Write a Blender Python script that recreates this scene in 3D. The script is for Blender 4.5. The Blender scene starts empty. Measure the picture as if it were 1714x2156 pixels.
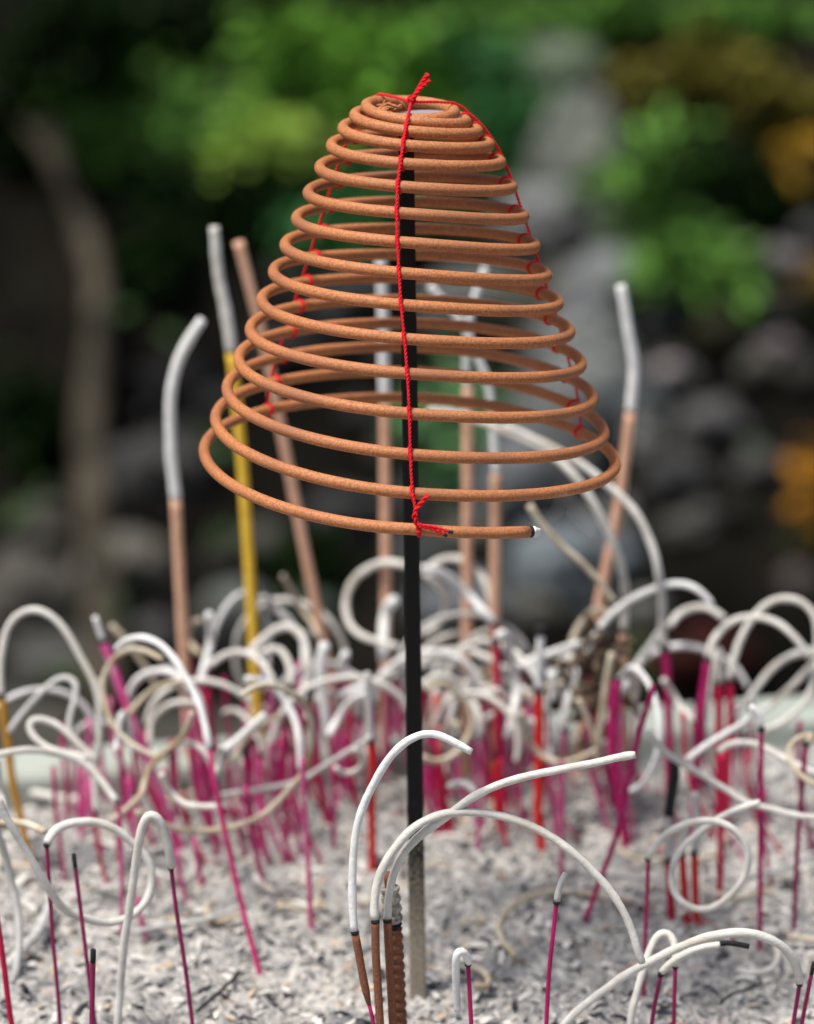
import bpy, math, random
import numpy as np
from mathutils import Vector, noise
random.seed(7)
R = math.radians
sc = bpy.context.scene
col = sc.collection

# ------------------------------------------------------------------ camera
F = 6800.0                       # focal length in px of a 1714 x 2156 picture
CAM = Vector((0.0, -0.957, 0.438)); PITCH = R(16)
FW = Vector((0, math.cos(PITCH), -math.sin(PITCH))); UP = Vector((0, math.sin(PITCH), math.cos(PITCH))); RT = Vector((1, 0, 0))
cd = bpy.data.cameras.new("camera"); cam = bpy.data.objects.new("camera", cd); col.objects.link(cam)
cam.location = CAM; cam.rotation_euler = (math.pi/2 - PITCH, 0, 0)
cd.sensor_fit = 'VERTICAL'; cd.sensor_height = 36; cd.lens = F/2156*36
cd.clip_start = 0.02; cd.clip_end = 200
cd.dof.use_dof = True; cd.dof.focus_distance = 0.938; cd.dof.aperture_fstop = 7.5
sc.camera = cam

# ------------------------------------------------------------------ light
w = bpy.data.worlds.new("World"); sc.world = w; w.use_nodes = True
nt = w.node_tree; bg = nt.nodes["Background"]
sky = nt.nodes.new("ShaderNodeTexSky"); sky.sky_type = 'NISHITA'; sky.sun_disc = False
SUN_EL, SUN_AZ = R(68), R(235)
sky.sun_elevation = SUN_EL; sky.sun_rotation = SUN_AZ; sky.dust_density = 4; sky.air_density = 1.0
nt.links.new(sky.outputs[0], bg.inputs[0]); bg.inputs[1].default_value = 0.068
sl = bpy.data.lights.new("sun", 'SUN'); so = bpy.data.objects.new("sun", sl); col.objects.link(so)
sl.energy = 2.5; sl.angle = R(13); sl.color = (1.0, .95, .88)
sd = Vector((math.sin(SUN_AZ)*math.cos(SUN_EL), math.cos(SUN_AZ)*math.cos(SUN_EL), math.sin(SUN_EL)))
so.rotation_euler = sd.to_track_quat('Z', 'Y').to_euler(); so.location = (0, 0, 3)
sc.view_settings.view_transform = 'Standard'; sc.view_settings.look = 'None'; sc.view_settings.gamma = 1
sc.view_settings.exposure = 0.86
sc.cycles.use_denoising = True
sc.cycles.max_bounces = 6; sc.cycles.diffuse_bounces = 3; sc.cycles.volume_bounces = 4

# ------------------------------------------------------------------ helpers
def ray(px, py): return FW + RT*((px-857)/F) + UP*((1078-py)/F)
def at_y(px, py, Y):
    d = ray(px, py); return CAM + d*((Y-CAM.y)/d.y)
def at_d(px, py, D): return CAM + ray(px, py)*D
def ground(px, py):
    d = ray(px, py); return CAM + d*(-CAM.z/d.z)
CR = {'F': (0, 0, 3256/1714), 'C3': (0, 2300, .6418), 'C4': (1000, 2200, .6418), 'C5': (2100, 2200, .6744),
      'C6': (0, 3100, .6418), 'C7': (1100, 3100, .6418), 'C8': (2150, 3100, .6453), 'N': (1350, 2850, .4667)}
def T(s):
    """'C5 x,y x,y C8 x,y' -> points in the 1714 px frame"""
    out = []; c = CR['F']
    for tk in s.split():
        if tk in CR: c = CR[tk]; continue
        x, y = map(float, tk.split(','))
        out.append(((c[0]+c[2]*x)/1.89965, (c[1]+c[2]*y)/1.89965))
    return out

def catmull(P, n=8):
    P = [Vector(p) for p in P]
    if len(P) < 3: return [P[0].lerp(P[-1], i/4) for i in range(5)] if len(P) == 2 else P
    Q = [P[0]*2-P[1]] + P + [P[-1]*2-P[-2]]; out = []
    for i in range(1, len(Q)-2):
        a, b, c, d = Q[i-1:i+3]
        for k in range(n):
            t = k/n
            out.append(.5*((2*b)+(c-a)*t+(2*a-5*b+4*c-d)*t*t+(3*b-a-3*c+d)*t**3))
    out.append(P[-1]); return out

def even(P, step):
    out = [P[0]]; acc = 0
    for a, b in zip(P, P[1:]):
        L = (b-a).length
        if L < 1e-9: continue
        while acc+L >= step:
            k = (step-acc)/L; a = a.lerp(b, k); out.append(a.copy()); L = (b-a).length; acc = 0
            if L < 1e-9: break
        acc += L
    if (out[-1]-P[-1]).length > step*.3: out.append(P[-1])
    return out

class MB:
    def __init__(s): s.v = []; s.f = []
    def tube(s, P, r, n=10, cap=True, flat=1.0):
        """r a number or f(u)"""
        rf = r if callable(r) else (lambda u: r)
        N = len(P); o = len(s.v)
        t0 = (P[1]-P[0]).normalized(); a = Vector((0, 1, 0)) if abs(t0.y) < .9 else Vector((1, 0, 0))
        nrm = (a - t0*a.dot(t0)).normalized()
        for i, p in enumerate(P):
            t = (P[min(i+1, N-1)]-P[max(i-1, 0)])
            t = t.normalized() if t.length > 1e-9 else t0
            nrm = nrm - t*nrm.dot(t); nrm.normalize(); b = t.cross(nrm)
            rr = rf(i/(N-1))
            for k in range(n):
                an = 2*math.pi*k/n
                s.v.append(p + nrm*(math.cos(an)*rr) + b*(math.sin(an)*rr*flat))
        for i in range(N-1):
            for k in range(n):
                s.f.append((o+i*n+k, o+i*n+(k+1) % n, o+(i+1)*n+(k+1) % n, o+(i+1)*n+k))
        if cap:
            s.f.append(tuple(o+k for k in range(n))[::-1]); s.f.append(tuple(o+(N-1)*n+k for k in range(n)))
        return s
    def box(s, lo, hi, M=None):
        o = len(s.v)
        for z in (lo[2], hi[2]):
            for x, y in ((lo[0], lo[1]), (hi[0], lo[1]), (hi[0], hi[1]), (lo[0], hi[1])):
                p = Vector((x, y, z)); s.v.append(M @ p if M else p)
        s.f += [(o+3, o+2, o+1, o), (o+4, o+5, o+6, o+7), (o, o+1, o+5, o+4), (o+1, o+2, o+6, o+5), (o+2, o+3, o+7, o+6), (o+3, o, o+4, o+7)]
        return s
    def build(s, name, m, parent=None, smooth=True, loc=None):
        me = bpy.data.meshes.new(name); L = loc or Vector((0, 0, 0))
        me.from_pydata([tuple(v-L) for v in s.v], [], s.f)
        if smooth: me.polygons.foreach_set("use_smooth", [True]*len(me.polygons))
        me.materials.append(m); me.update()
        o = bpy.data.objects.new(name, me); col.objects.link(o)
        if parent is not None: o.parent = parent
        else: o.location = L
        return o
def tag(o, label, cat, group=None, kind=None):
    if label: o['label'] = label
    if cat: o['category'] = cat
    if group: o['group'] = group
    if kind: o['kind'] = kind
    return o
def empty(name, loc, label, cat, group=None):
    o = bpy.data.objects.new(name, None); col.objects.link(o); o.location = loc
    o.empty_display_size = .01
    return tag(o, label, cat, group)

# ------------------------------------------------------------------ materials
def mat(name, c1, c2=None, scale=200, rough=.8, bump=0, bscale=None, c3=None, s3=60, t3=(.55, .7), detail=3, spec=.3, dist=.0004, metal=0):
    m = bpy.data.materials.new(name); m.use_nodes = True; n = m.node_tree; b = n.nodes['Principled BSDF']
    b.inputs['Roughness'].default_value = rough; b.inputs['Specular IOR Level'].default_value = spec
    b.inputs['Metallic'].default_value = metal
    tc = n.nodes.new('ShaderNodeTexCoord'); src = tc.outputs['Object']
    def nz(sc_, det=detail):
        x = n.nodes.new('ShaderNodeTexNoise'); x.inputs['Scale'].default_value = sc_; x.inputs['Detail'].default_value = det
        n.links.new(src, x.inputs['Vector']); return x.outputs['Fac']
    def ramp(f, a, bb, ca, cb):
        r = n.nodes.new('ShaderNodeValToRGB'); r.color_ramp.elements[0].position = a; r.color_ramp.elements[1].position = bb
        r.color_ramp.elements[0].color = (*ca, 1); r.color_ramp.elements[1].color = (*cb, 1); n.links.new(f, r.inputs[0]); return r.outputs[0]
    out = None
    if c2: out = ramp(nz(scale), .35, .65, c1, c2)
    else: b.inputs['Base Color'].default_value = (*c1, 1)
    if c3 and c2:
        mx = n.nodes.new('ShaderNodeMix'); mx.data_type = 'RGBA'
        n.links.new(ramp(nz(s3), t3[0], t3[1], (0, 0, 0), (1, 1, 1)), mx.inputs['Factor'])
        n.links.new(out, mx.inputs['A']); mx.inputs['B'].default_value = (*c3, 1); out = mx.outputs['Result']
    if out: n.links.new(out, b.inputs['Base Color'])
    if bump:
        bp = n.nodes.new('ShaderNodeBump'); bp.inputs['Strength'].default_value = bump; bp.inputs['Distance'].default_value = dist
        n.links.new(nz(bscale or scale, 4), bp.inputs['Height']); n.links.new(bp.outputs[0], b.inputs['Normal'])
    return m

M = {}
M['coil'] = mat('coil_incense', (.33, .118, .042), (.54, .215, .080), 1500, .62, .25, 1500, c3=(.28, .11, .055), s3=38, t3=(.48, .78), dist=.0005, spec=.42)
M['brown'] = mat('brown_incense', (.17, .068, .038), (.25, .10, .056), 1000, .9, .6, 1800, dist=.0003)
M['tan'] = mat('tan_incense', (.58, .33, .22), (.68, .41, .28), 300, .85)
M['yellow'] = mat('yellow_incense', (.72, .44, .035), (.82, .54, .07), 300, .8)
M['darkyellow'] = mat('ochre_incense', (.42, .20, .015), (.5, .26, .03), 300, .8)
M['ash'] = mat('ash_white', (.55, .53, .48), (.70, .685, .64), 160, .95, .5, 900, c3=(.46, .39, .29), s3=30, t3=(.58, .8), dist=.0005)
M['ashw'] = mat('ash_bright', (.68, .685, .67), (.80, .805, .79), 170, .95, .45, 900, c3=(.58, .57, .53), s3=60, t3=(.6, .8), dist=.0005)
M['ashg'] = mat('ash_grey', (.42, .42, .41), (.57, .565, .54), 150, .95, .5, 900, c3=(.36, .31, .22), s3=35, t3=(.58, .8), dist=.0005)
M['ashb'] = mat('ash_beige', (.42, .35, .24), (.58, .52, .41), 110, .95, .5, 900, c3=(.26, .17, .085), s3=40, t3=(.58, .75), dist=.0005)
M['ropeash'] = mat('rope_ash', (.17, .14, .115), (.46, .42, .36), 600, .95, .8, 1500, dist=.0006)
M['char'] = mat('char', (.006, .006, .007), (.02, .02, .022), 900, .7, .5, 1200)
M['mag'] = mat('magenta_bamboo', (.30, .003, .075), (.42, .005, .12), 160, .6, spec=.4)
M['maglight'] = mat('pink_bamboo', (.62, .02, .19), (.72, .12, .36), 110, .6, c3=(.72, .4, .5), s3=150, t3=(.58, .7))
M['magdark'] = mat('dark_magenta_bamboo', (.16, .002, .05), (.28, .004, .09), 140, .5, spec=.45, c3=(.40, .14, .22), s3=130, t3=(.62, .72))
M['magworn'] = mat('worn_magenta_bamboo', (.42, .03, .15), (.6, .10, .26), 150, .7, c3=(.62, .36, .42), s3=170, t3=(.56, .68))
M['red'] = mat('red_bamboo', (.52, .008, .008), (.62, .015, .012), 150, .55, c3=(.62, .2, .16), s3=120, t3=(.64, .75))
M['crimson'] = mat('crimson_bamboo', (.36, .003, .04), (.5, .006, .06), 150, .55)
M['thread'] = mat('red_thread', (.62, .004, .012), (.80, .012, .025), 1500, .8, .6, 3500, dist=.0002)

# ------------------------------------------------------------------ sticks and ash
STK = "incense sticks stuck in the ash bed"
CURL = "loose ash curls resting among the sticks"
def lay(pts, Y0, Y1, bulge=0.0, ph=0.0):
    n = len(pts); out = []
    for i, (x, y) in enumerate(pts):
        u = i/max(1, n-1)
        out.append(at_y(x, y, Y0+(Y1-Y0)*u+bulge*math.sin(math.pi*u*1.5+ph)-bulge*math.sin(ph)))
    return out
def ash_tube(name, pts, r, m, parent, org, broken=True):
    P = even(catmull(pts, 10), .0016)
    if pts[0].y > .03: r *= .84 if pts[0].y < .09 else .72
    sd = random.random()*50
    for _ in range(5):
        P = [P[0]]+[P[i]*.5+(P[i-1]+P[i+1])*.25 for i in range(1, len(P)-1)]+[P[-1]]
    for i, p in enumerate(P):      # slight wobble
        q = p*60+Vector((sd, 0, 0)); P[i] = p+Vector((noise.noise(q), noise.noise(q+Vector((9, 0, 0))), noise.noise(q+Vector((0, 7, 0)))))*.0005
    if len(P) < 3: P = [pts[0], pts[0].lerp(pts[-1], .5), pts[-1]]
    mb = MB().tube([p-org for p in P], lambda u: r*(1.04-.12*u+.11*noise.noise(Vector((sd, u*len(P)*.22, 0))))*(.9 if u > .99 or u < .01 else 1), 10)
    for i, v in enumerate(mb.v): mb.v[i] = v+Vector((noise.noise(v*420+Vector((sd, 0, 0))), 0, noise.noise(v*420+Vector((0, 5, sd)))))*.00013
    return mb.build(name, M[m], parent), P

def stick(label, Y, stem, ash, kind='mag', akind='ash', r=.00066, ar=.00125, bulge=.006, Yt=None, Ye=None, cat='incense stick', group=STK, name='incense_stick', char=True, core=None, endchar=None):
    """stem: traced from the ground end upward; ash: traced from the stem's tip onwards"""
    S = T(stem); A = T(ash) if ash else []
    if Y is None: Y = ground(*S[0]).y
    Yt = Y if Yt is None else Yt; Ye = Yt if Ye is None else Ye
    P = lay(S, Y, Yt)
    d = (P[0]-P[1]).normalized()
    if d.z > -.3: d = Vector((0, 0, -1))
    if P[0].z > -.004: P = [P[0]+d*((-.006-P[0].z)/d.z)] + P
    org = Vector((P[0].x, P[0].y, 0))
    e = empty(name, org, label, cat, group)
    PP = even(catmull(P, 6), .004); L = [p-org for p in PP]
    ns = 12 if r > .0009 else 8
    if core:   # incense body over a thinner bamboo core; core = height where the body starts
        lo = [p for p in L if p.z <= core+.002]; hi = [p for p in L if p.z >= core-.002]
        MB().tube(lo, .0006, 8).build('bamboo_core', M['crimson' if kind != 'brown' else 'mag'], e)
        MB().tube(hi, lambda u: r*(.62 if u < .02 else 1+.03*math.sin(u*23)), ns).build('incense_body', M[kind], e)
    else:
        MB().tube(L, r, ns).build('stick', M[kind], e)
    tip = PP[-1]; dr = (PP[-1]-PP[-2]).normalized()
    if A:
        AP = [tip+dr*.0004] + lay(A, Yt, Ye, bulge)
        if (AP[1]-AP[0]).length < .003: AP.pop(1)
        ash_tube('ash_curl', AP, ar, akind, e, org)
        if char: MB().tube([tip-dr*.0005-org, tip-org, tip+dr*.0004-org], max(r*1.04, min(ar, r*1.5))*1.01, ns).build('charred_band', M['char'], e)
        if endchar: MB().tube([p-org for p in catmull(lay(T(endchar), Ye, Ye), 5)], ar*1.02, 10).build('charred_end', M['char'], e)
    elif char:
        MB().tube([tip-dr*.0035-org, tip-dr*.002-org, tip+dr*.0004-org, tip+dr*.0008-org], lambda u: r*(1.08 if u < .9 else .8), ns).build('charred_tip', M['char'], e)
    return e
def curl(label, Y, ash, akind='ash', ar=.00125, bulge=.006, Ye=None, dark=False, name='ash_curl'):
    P = lay(T(ash), Y, Y if Ye is None else Ye, bulge)
    org = P[0].copy(); e = None
    o, _ = ash_tube(name, P, ar, akind, None, org); o.location = org
    return tag(o, label, 'ash curl', CURL)

# ---- front group, in focus
FY = -.075
stick('tall brown incense stick with white arched ash, nearest left of the iron spike', FY, 'C7 625,1600 600,1480 580,1405 545,1240 520,1100 498,980',
      'N 148,1850 128,1700 118,1490 125,1290 150,1080 192,900 260,705 350,540 450,385 570,265 680,197 770,180 870,200 1000,260 1155,338', 'brown', 'ashw', r=.00120, ar=.00122, bulge=.002, core=.034)
stick('brown incense stick whose grey ash arches right and ends on the lower curl', FY, 'C7 665,1700 655,1552 640,1300 628,1100 625,910',
      'N 322,1780 318,1650 345,1450 410,1280 520,1130 640,1000 780,912 930,862 1100,848 1280,865 1450,900 1600,950 1714,1000 C8 110,395 200,460 300,550 400,650 480,750 540,860 590,980 625,1090 655,1165', 'brown', 'ash', r=.00124, ar=.00130, bulge=.004)
stick('brown incense stick whose white ash rises right to a free straight end', FY+.0045, 'C7 745,1700 735,1552 722,1300 710,1100 700,885',
      'N 425,1730 432,1600 460,1440 530,1260 640,1120 760,1010 890,930 1000,845 1120,752 1280,662 1450,592 1600,550 C5 150,1318 300,1285 450,1250 600,1222 655,1216', 'brown', 'ash', r=.00128, ar=.00125, bulge=.004, Ye=FY-.004)
stick('thin magenta stick with short open ash stub, right of centre', -.07, 'C8 52,1600 70,1250 95,1000 118,790', 'C8 121,740 140,680 178,605', 'mag', 'ashg', r=.00068, ar=.0010, bulge=0)
stick('thin magenta stick with hooked white ash hanging left, below the pole', -.075, 'C7 1226,1600 1215,1400 1203,1170', 'C7 1195,1125 1170,1085 1143,1078 1122,1110 1118,1200 1126,1300 1138,1400 1146,1480', 'mag', 'ashw', ar=.00118, bulge=-.003)
stick('magenta stick at lower right with the longest low ash arch', -.065, 'C8 1575,1600 1595,1480 1625,1295', 'C8 1625,1280 1612,1200 1572,1110 1490,1040 1380,995 1260,975 1130,985 1000,1015 850,1080 700,1160 550,1240 400,1340 280,1430 180,1530 100,1620', 'magdark', 'ash', ar=.00135, bulge=-.004)
stick('bare magenta stick leaning at the lower right corner', -.06, 'C8 1630,1600 1655,1450 1712,1170', '', 'magdark')
stick('magenta stick with blackened ash end pointing right under the arch', -.06, 'C8 700,1600 725,1430 765,1235', 'C8 770,1220 800,1180 870,1125 950,1082 1050,1056 1140,1044', 'magdark', 'ash', ar=.0011, bulge=0)
MB().tube(catmull([at_y(*p, -.0605) for p in T('C8 1130,1045 1180,1040 1250,1050 1310,1062')], 5), .0009, 8).build('charred_ash_end', M['char'])
tag(bpy.data.objects['charred_ash_end'], 'blackened ash fragment continuing the short curl under the arch', 'ash fragment')
stick('magenta stick with ash folded over in a narrow loop, lower right', -.05, 'C8 843,1600 848,1400 855,1185', 'C8 856,1120 852,1050 835,1000 795,962 755,972 712,1040 680,1120 650,1220 615,1350 585,1480 570,1600', 'magdark', 'ash', ar=.0012, bulge=.004)
stick('magenta stick whose ash makes the round loop at right', None, 'C8 655,1420 668,1000 680,750 686,515', 'C8 690,485 740,420 830,340 950,290 1060,280 1170,300 1260,370 1300,450 1305,560 1270,670 1200,750 1100,820 1000,840 900,800 850,740 830,640 840,550 900,440 990,360 1080,290 1200,225 1300,195 1380,167', 'mag', 'ash', ar=.00118, bulge=-.008)
# left front
stick('short magenta stub with black tip, lower left', -.07, 'C6 572,1600 575,1400 581,1100', '', 'magdark', r=.0008)
stick('magenta stick with ash bent in a hairpin, lower left', -.045, 'C6 1205,1600 1175,1350 1140,1100 1100,850 1066,575', 'C6 1060,540 1045,450 1015,330 985,262 945,228 908,250 885,320 860,450 838,600 812,800 782,1000 760,1200 742,1400 725,1600', 'magdark', 'ash', ar=.00135, bulge=-.004)
stick('dark magenta stick whose ash sweeps into a wide ring, left', -.03, 'C6 380,1600 355,1300 328,1000 308,700 291,435', 'C6 285,400 320,350 400,312 500,292 600,292 700,322 800,390 880,470 940,560 945,690 905,800 830,872 740,910 630,922 520,892 420,850 350,780 280,670 200,540 100,370 40,260 -20,130', 'magdark', 'ash', ar=.00135, bulge=.012)
stick('leaning dark magenta stick with black tip inside the wide ash ring', -.035, 'C6 600,1600 560,1300 510,900 485,700 461,505', '', 'magdark')
stick('crimson stick leaning in at the lower left corner', -.045, 'C6 80,1600 50,1400 20,1150 -10,950 -40,700', '', 'crimson', r=.0009)
curl('short ash curl with dark tip entering at the left edge', -.01, 'C6 -60,315 0,308 100,300 200,325 280,358', 'ashb')
curl('grey ash strand curving down the left edge', .0, 'C6 -30,300 0,400 60,600 105,800 125,1000 110,1200 80,1300', 'ashg', ar=.0013)
curl('steep white ash strand at the left edge above the ring', .02, 'C3 -20,1150 0,1300 20,1420 C6 20,200 50,290', 'ash')

# ---- left thicket
stick('long crimson stick leaning left under the great white ash arch', None, 'C6 1612,1212 1550,980 1480,700 1400,340 1330,20 C3 1312,1085', 'C3 1300,1020 1250,830 1190,690 1110,550 1010,440 900,387 800,400 725,460', 'mag', 'ashw', r=.0009, ar=.0015, Yt=.06, Ye=.09, bulge=0)
curl('beige ringed ash curl inside the great white arch', .09, 'C3 1015,525 930,482 860,458 785,467 705,520 652,610 638,720 660,830 700,930 780,1020 870,1080 960,1125 1040,1150', 'ashb', ar=.0013, bulge=.01)
stick('ochre incense stick at left edge with a great arch of ash', .11, 'C3 130,1520 80,1300 50,1060 25,900 10,745', 'C3 8,700 0,560 10,450 45,340 110,250 210,210 300,240 380,310 450,410 520,540 580,650 620,800 622,950 605,1100 590,1200', 'darkyellow', 'ash', r=.0014, ar=.0017, bulge=.006)
curl('bent ash curl with a kinked end under the left arch', .10, 'C3 55,975 130,870 220,770 300,680 380,635 445,640 480,700 462,800 432,900 432,1000 470,1070 560,1130', 'ashg', ar=.0015)
curl('narrow leaf shaped ash loop at left', .07, 'C3 600,1160 480,1040 380,940 280,900 200,892 168,930 200,1000 280,1070 380,1110 480,1122 560,1150', 'ash', ar=.0014)
stick('dark magenta stick with a low ash arc reaching the left edge', .045, 'C6 760,800 755,500 742,160 C3 725,1430', 'C3 700,1380 640,1290 570,1210 470,1150 350,1110 220,1087 100,1095 -30,1125', 'magworn', 'ash', ar=.0015)
stick('bright pink stick leaning left with short white ash tip', .13, 'C3 900,1100 870,1020 790,820 700,560 640,415', 'C3 620,360 590,262', 'maglight', 'ashw', r=.0016, ar=.0015, bulge=0)
curl('straight beige ash rod leaning behind the pink stick', .19, 'C3 690,310 780,400 880,530 960,660 1010,760', 'ashb', ar=.0015, bulge=0)
curl('brownish hooked ash curl hanging in the left thicket', .07, 'C3 1200,850 1165,950 1110,1040 1010,1115 935,1200 905,1290 880,1370 C6 880,120 780,220 680,292', 'ashb', ar=.0013)
curl('beige ash arc beneath the great white arch', .12, 'C3 800,865 870,780 960,710 1060,670 1170,655', 'ashb', ar=.0014)
curl('low white ash arc beneath the great white arch', .14, 'C3 930,1060 930,950 980,860 1060,800 1160,790 1260,800', 'ash', ar=.0015)
curl('upright bulging white ash strand in the left thicket', .17, 'C3 1300,240 1312,400 1275,550 1250,680', 'ashw', ar=.002)
curl('beige hooked ash crumb beside the upright white strand', .19, 'C3 1250,280 1180,300 1165,380 1200,450 1255,500', 'ashb', ar=.0018)
curl('long pale ash arc left of the yellow stick', .15, 'C3 1300,560 1400,495 1500,475 1600,520 1680,610 1714,700', 'ash', ar=.0017)
curl('white forked ash rod rising right in the left thicket', .10, 'C3 1390,1100 1480,1040 1560,960 1650,870', 'ashw', ar=.0019, bulge=0)
stick('magenta stick with a short white ash spur in the left thicket', .09, 'C6 1400,330 1360,100 C3 1340,1270', 'C3 1290,1110 1210,1060 1130,1040', 'mag', 'ash', ar=.0015)
curl('white V shaped ash spur under the great arch', .07, 'C3 1330,1250 1372,1170 1372,1070', 'ash', ar=.0014)
curl('low white ash scoop left of the crimson stick', .065, 'C3 1010,1240 1030,1310 1080,1380 1150,1430 1250,1445 1400,1440', 'ash', ar=.0013)
curl('long golden ash hoop encircling the left thicket', .06, 'C6 850,230 950,280 1050,320 1150,345 1300,350 1450,320 1600,270 1714,195 C4 240,1500 330,1390 380,1250 392,1110 370,1000 300,915 200,862 100,840 20,860 -60,920', 'ashb', ar=.0013, bulge=.014)

# ---- centre, behind the pole
curl('wide round ash ring behind the iron spike', .19, 'C4 970,95 850,72 740,110 650,185 600,300 602,420 645,500 720,552 820,568 930,600', 'ash', ar=.0020, bulge=.01)
curl('thick white ash rod standing left of the spike', .19, 'C4 900,310 845,380 830,520 828,680', 'ashw', ar=.0030)
stick('red stick with ash arching left from a dark lump', .18, 'C4 1545,1000 1540,700 1520,455', 'C4 1450,380 1380,300 1290,210 1180,135 1070,105', 'crimson', 'ashw', r=.001, ar=.0021)
curl('upper ash arch right of the spike', .2, 'C4 1090,150 1120,110 1180,65 1270,50 1370,82 1440,150 1480,240 1500,340 1510,410', 'ash', ar=.0020)
curl('ash ring just right of the spike', .2, 'C4 1080,530 1150,480 1220,380 1212,280 1160,200 1100,150', 'ash', ar=.0019)
stick('red stick carrying a thick drooping white ash cylinder', .15, 'C4 1560,1500 1548,1200 1542,860 1535,560', 'C4 1570,500 1610,600 1645,750 1662,900 1640,1020 1600,1170', 'crimson', 'ashw', r=.0014, ar=.0022)
curl('cream ash arc right of the spike, upper of two', .18, 'C4 1075,690 1150,640 1280,618 1400,640 1500,680 1590,745', 'ash', ar=.0018)
stick('stick with white ash arching left, right of the spike', .14, 'C4 1450,1500 1440,1160', 'C4 1425,1030 1380,930 1310,840 1220,790 1130,785 1078,840', 'magworn', 'ash', ar=.0019)
curl('beige ash ring hanging low right of the spike', .12, 'C4 1095,865 1190,820 1285,880 1362,960 1390,1060 1352,1180 1280,1272 1200,1312 1120,1312 1075,1285', 'ashb', ar=.0017)
curl('white ash bar left of the rising pair', .2, 'C4 80,300 160,360 240,440 310,530', 'ashg', ar=.0021)
curl('thin beige ash splinter left of the leaning brown stick', .2, 'C4 200,160 300,330 390,460 420,540', 'ashb', ar=.0015)
curl('white ash hump below the yellow stick', .17, 'C4 0,640 80,555 160,490 240,470 310,510 352,600 372,720 372,840', 'ash', ar=.0020)
curl('second ash hump below the yellow stick', .16, 'C4 -20,650 90,640 170,600 220,650 258,740 262,850', 'ash', ar=.0018)
curl('bright ash arc sinking right in the left thicket', .11, 'C4 -20,800 100,822 180,880 240,980 290,1080 312,1200 312,1370', 'ashw', ar=.0017)
curl('thick white ash rod below the leaning brown stick', .15, 'C4 470,580 440,700 440,830 462,960 490,1140', 'ashw', ar=.0028, bulge=0)
curl('crooked white ash hook left of the spike', .16, 'C4 600,640 558,720 572,770 660,790 740,835 680,862 555,910', 'ashw', ar=.0022)
curl('white ash bow rising left of the spike', .13, 'C4 490,1160 545,1060 600,970 670,912 760,895', 'ashw', ar=.0018)
stick('bright red stick under a straight grey ash rod, left of the spike', None, 'C7 610,660 605,400 600,100 C4 770,1400 750,1180', 'C4 745,1000 735,760', 'red', 'ashg', r=.0014, ar=.0019, bulge=0)
curl('small cream ash ring left of the spike', .09, 'C4 530,1350 580,1392 650,1382 702,1330 690,1262 640,1240', 'ash', ar=.0014)
curl('long thin grey ash strand running low across the thicket', .1, 'C4 -200,1530 0,1500 150,1472 300,1440 450,1360 580,1272 760,1160', 'ashg', ar=.0013)
curl('small white ash bar between the two red sticks', .15, 'C4 1400,925 1470,895 1550,880', 'ash', ar=.0018)
curl('broken ash arc lying on the bed right of the spike', .09, 'C4 1240,1470 1310,1445 1380,1475 1400,1510', 'ashg', ar=.0018)

# ---- right side
curl('slender beige ash rod slanting down from beside the coil tip', .14, 'C5 30,-270 90,-170 240,0 320,60 400,140 470,220 530,310', 'ashb', ar=.0017, bulge=0)
stick('stub carrying the inner long ash arch right of the coil', .17, 'C5 590,1000 590,760 585,480', 'C5 590,330 592,200 570,80 530,-30 C5 470,-160 F 1210,1000 1150,950 1060,905 960,870 900,868', 'tan', 'ash', r=.0019, ar=.0021, bulge=-.01)
stick('magenta stick carrying the outer long ash arch right of the coil', .15, 'C5 850,960 840,700 822,560', 'C5 818,440 812,320 800,200 785,90 755,-20 F 1340,1080 1290,1030 1220,975 1120,920 1060,895', 'mag', 'ash', r=.0015, ar=.0021, bulge=-.008)
stick('magenta stick with a wide white ash arch curving up right', .15, 'C5 210,1450 225,1250 240,1070', 'C5 245,950 285,790 340,640 410,520 480,420 570,332 670,270 780,225 880,202 980,212 1060,260 1115,325', 'magworn', 'ashw', r=.0011, ar=.0018, bulge=.008)
curl('small ash arch under the wide right arch', .18, 'C5 860,450 890,390 960,348 1040,335 1120,360 1185,410', 'ash', ar=.0019)
stick('magenta stick with ash arching right, right of the wide arch', .14, 'C5 1030,1150 1045,950 1085,650', 'C5 1095,590 1130,520 1200,445 1290,402 1380,395 1480,420 1560,480 1630,560 1690,640', 'mag', 'ash', r=.0016, ar=.0018)
stick('dark red stick carrying the tall ash hoop at the right edge', .14, 'C5 1200,1430 1215,1000 1220,770', 'C5 1228,700 1255,600 1300,480 1370,380 1450,300 1530,280 1610,290 1680,340 1730,430 1735,620 1690,850 1600,960 1500,1040 1400,1070', 'crimson', 'ash', r=.0013, ar=.0018)
stick('dark red stick with a short straight ash stub, right', .15, 'C5 1150,1400 1150,1000 1150,790', 'C5 1150,700 1152,590', 'crimson', 'ash', r=.0016, ar=.0017, bulge=0)
curl('long ash strand slanting up to the right edge, upper', .16, 'C5 1740,590 1600,620 1520,662 1430,742 1350,850 1270,960 1205,1015', 'ashg', ar=.0018)
curl('long ash strand slanting up to the right edge, lower', .15, 'C5 1740,640 1650,740 1560,830 1440,930 1370,975', 'ash', ar=.0017)
curl('ash ribbon dropping from the outer long arch', .16, 'C5 835,440 770,545 690,645 620,755 575,860', 'ashw', ar=.0021)
curl('ash bow closing the loop below the outer arch', .15, 'C5 680,660 672,780 640,900 580,1010 520,1090 450,1150', 'ash', ar=.0016)
curl('straight cream ash rod standing right of the charred clump', .13, 'C5 515,610 482,780 460,950 440,1100 430,1300', 'ashb', ar=.0018, bulge=0)
curl('short ash bow right of the slanting pink stick', .14, 'C5 820,770 880,865 930,950 1000,1010', 'ash', ar=.0016)
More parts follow.
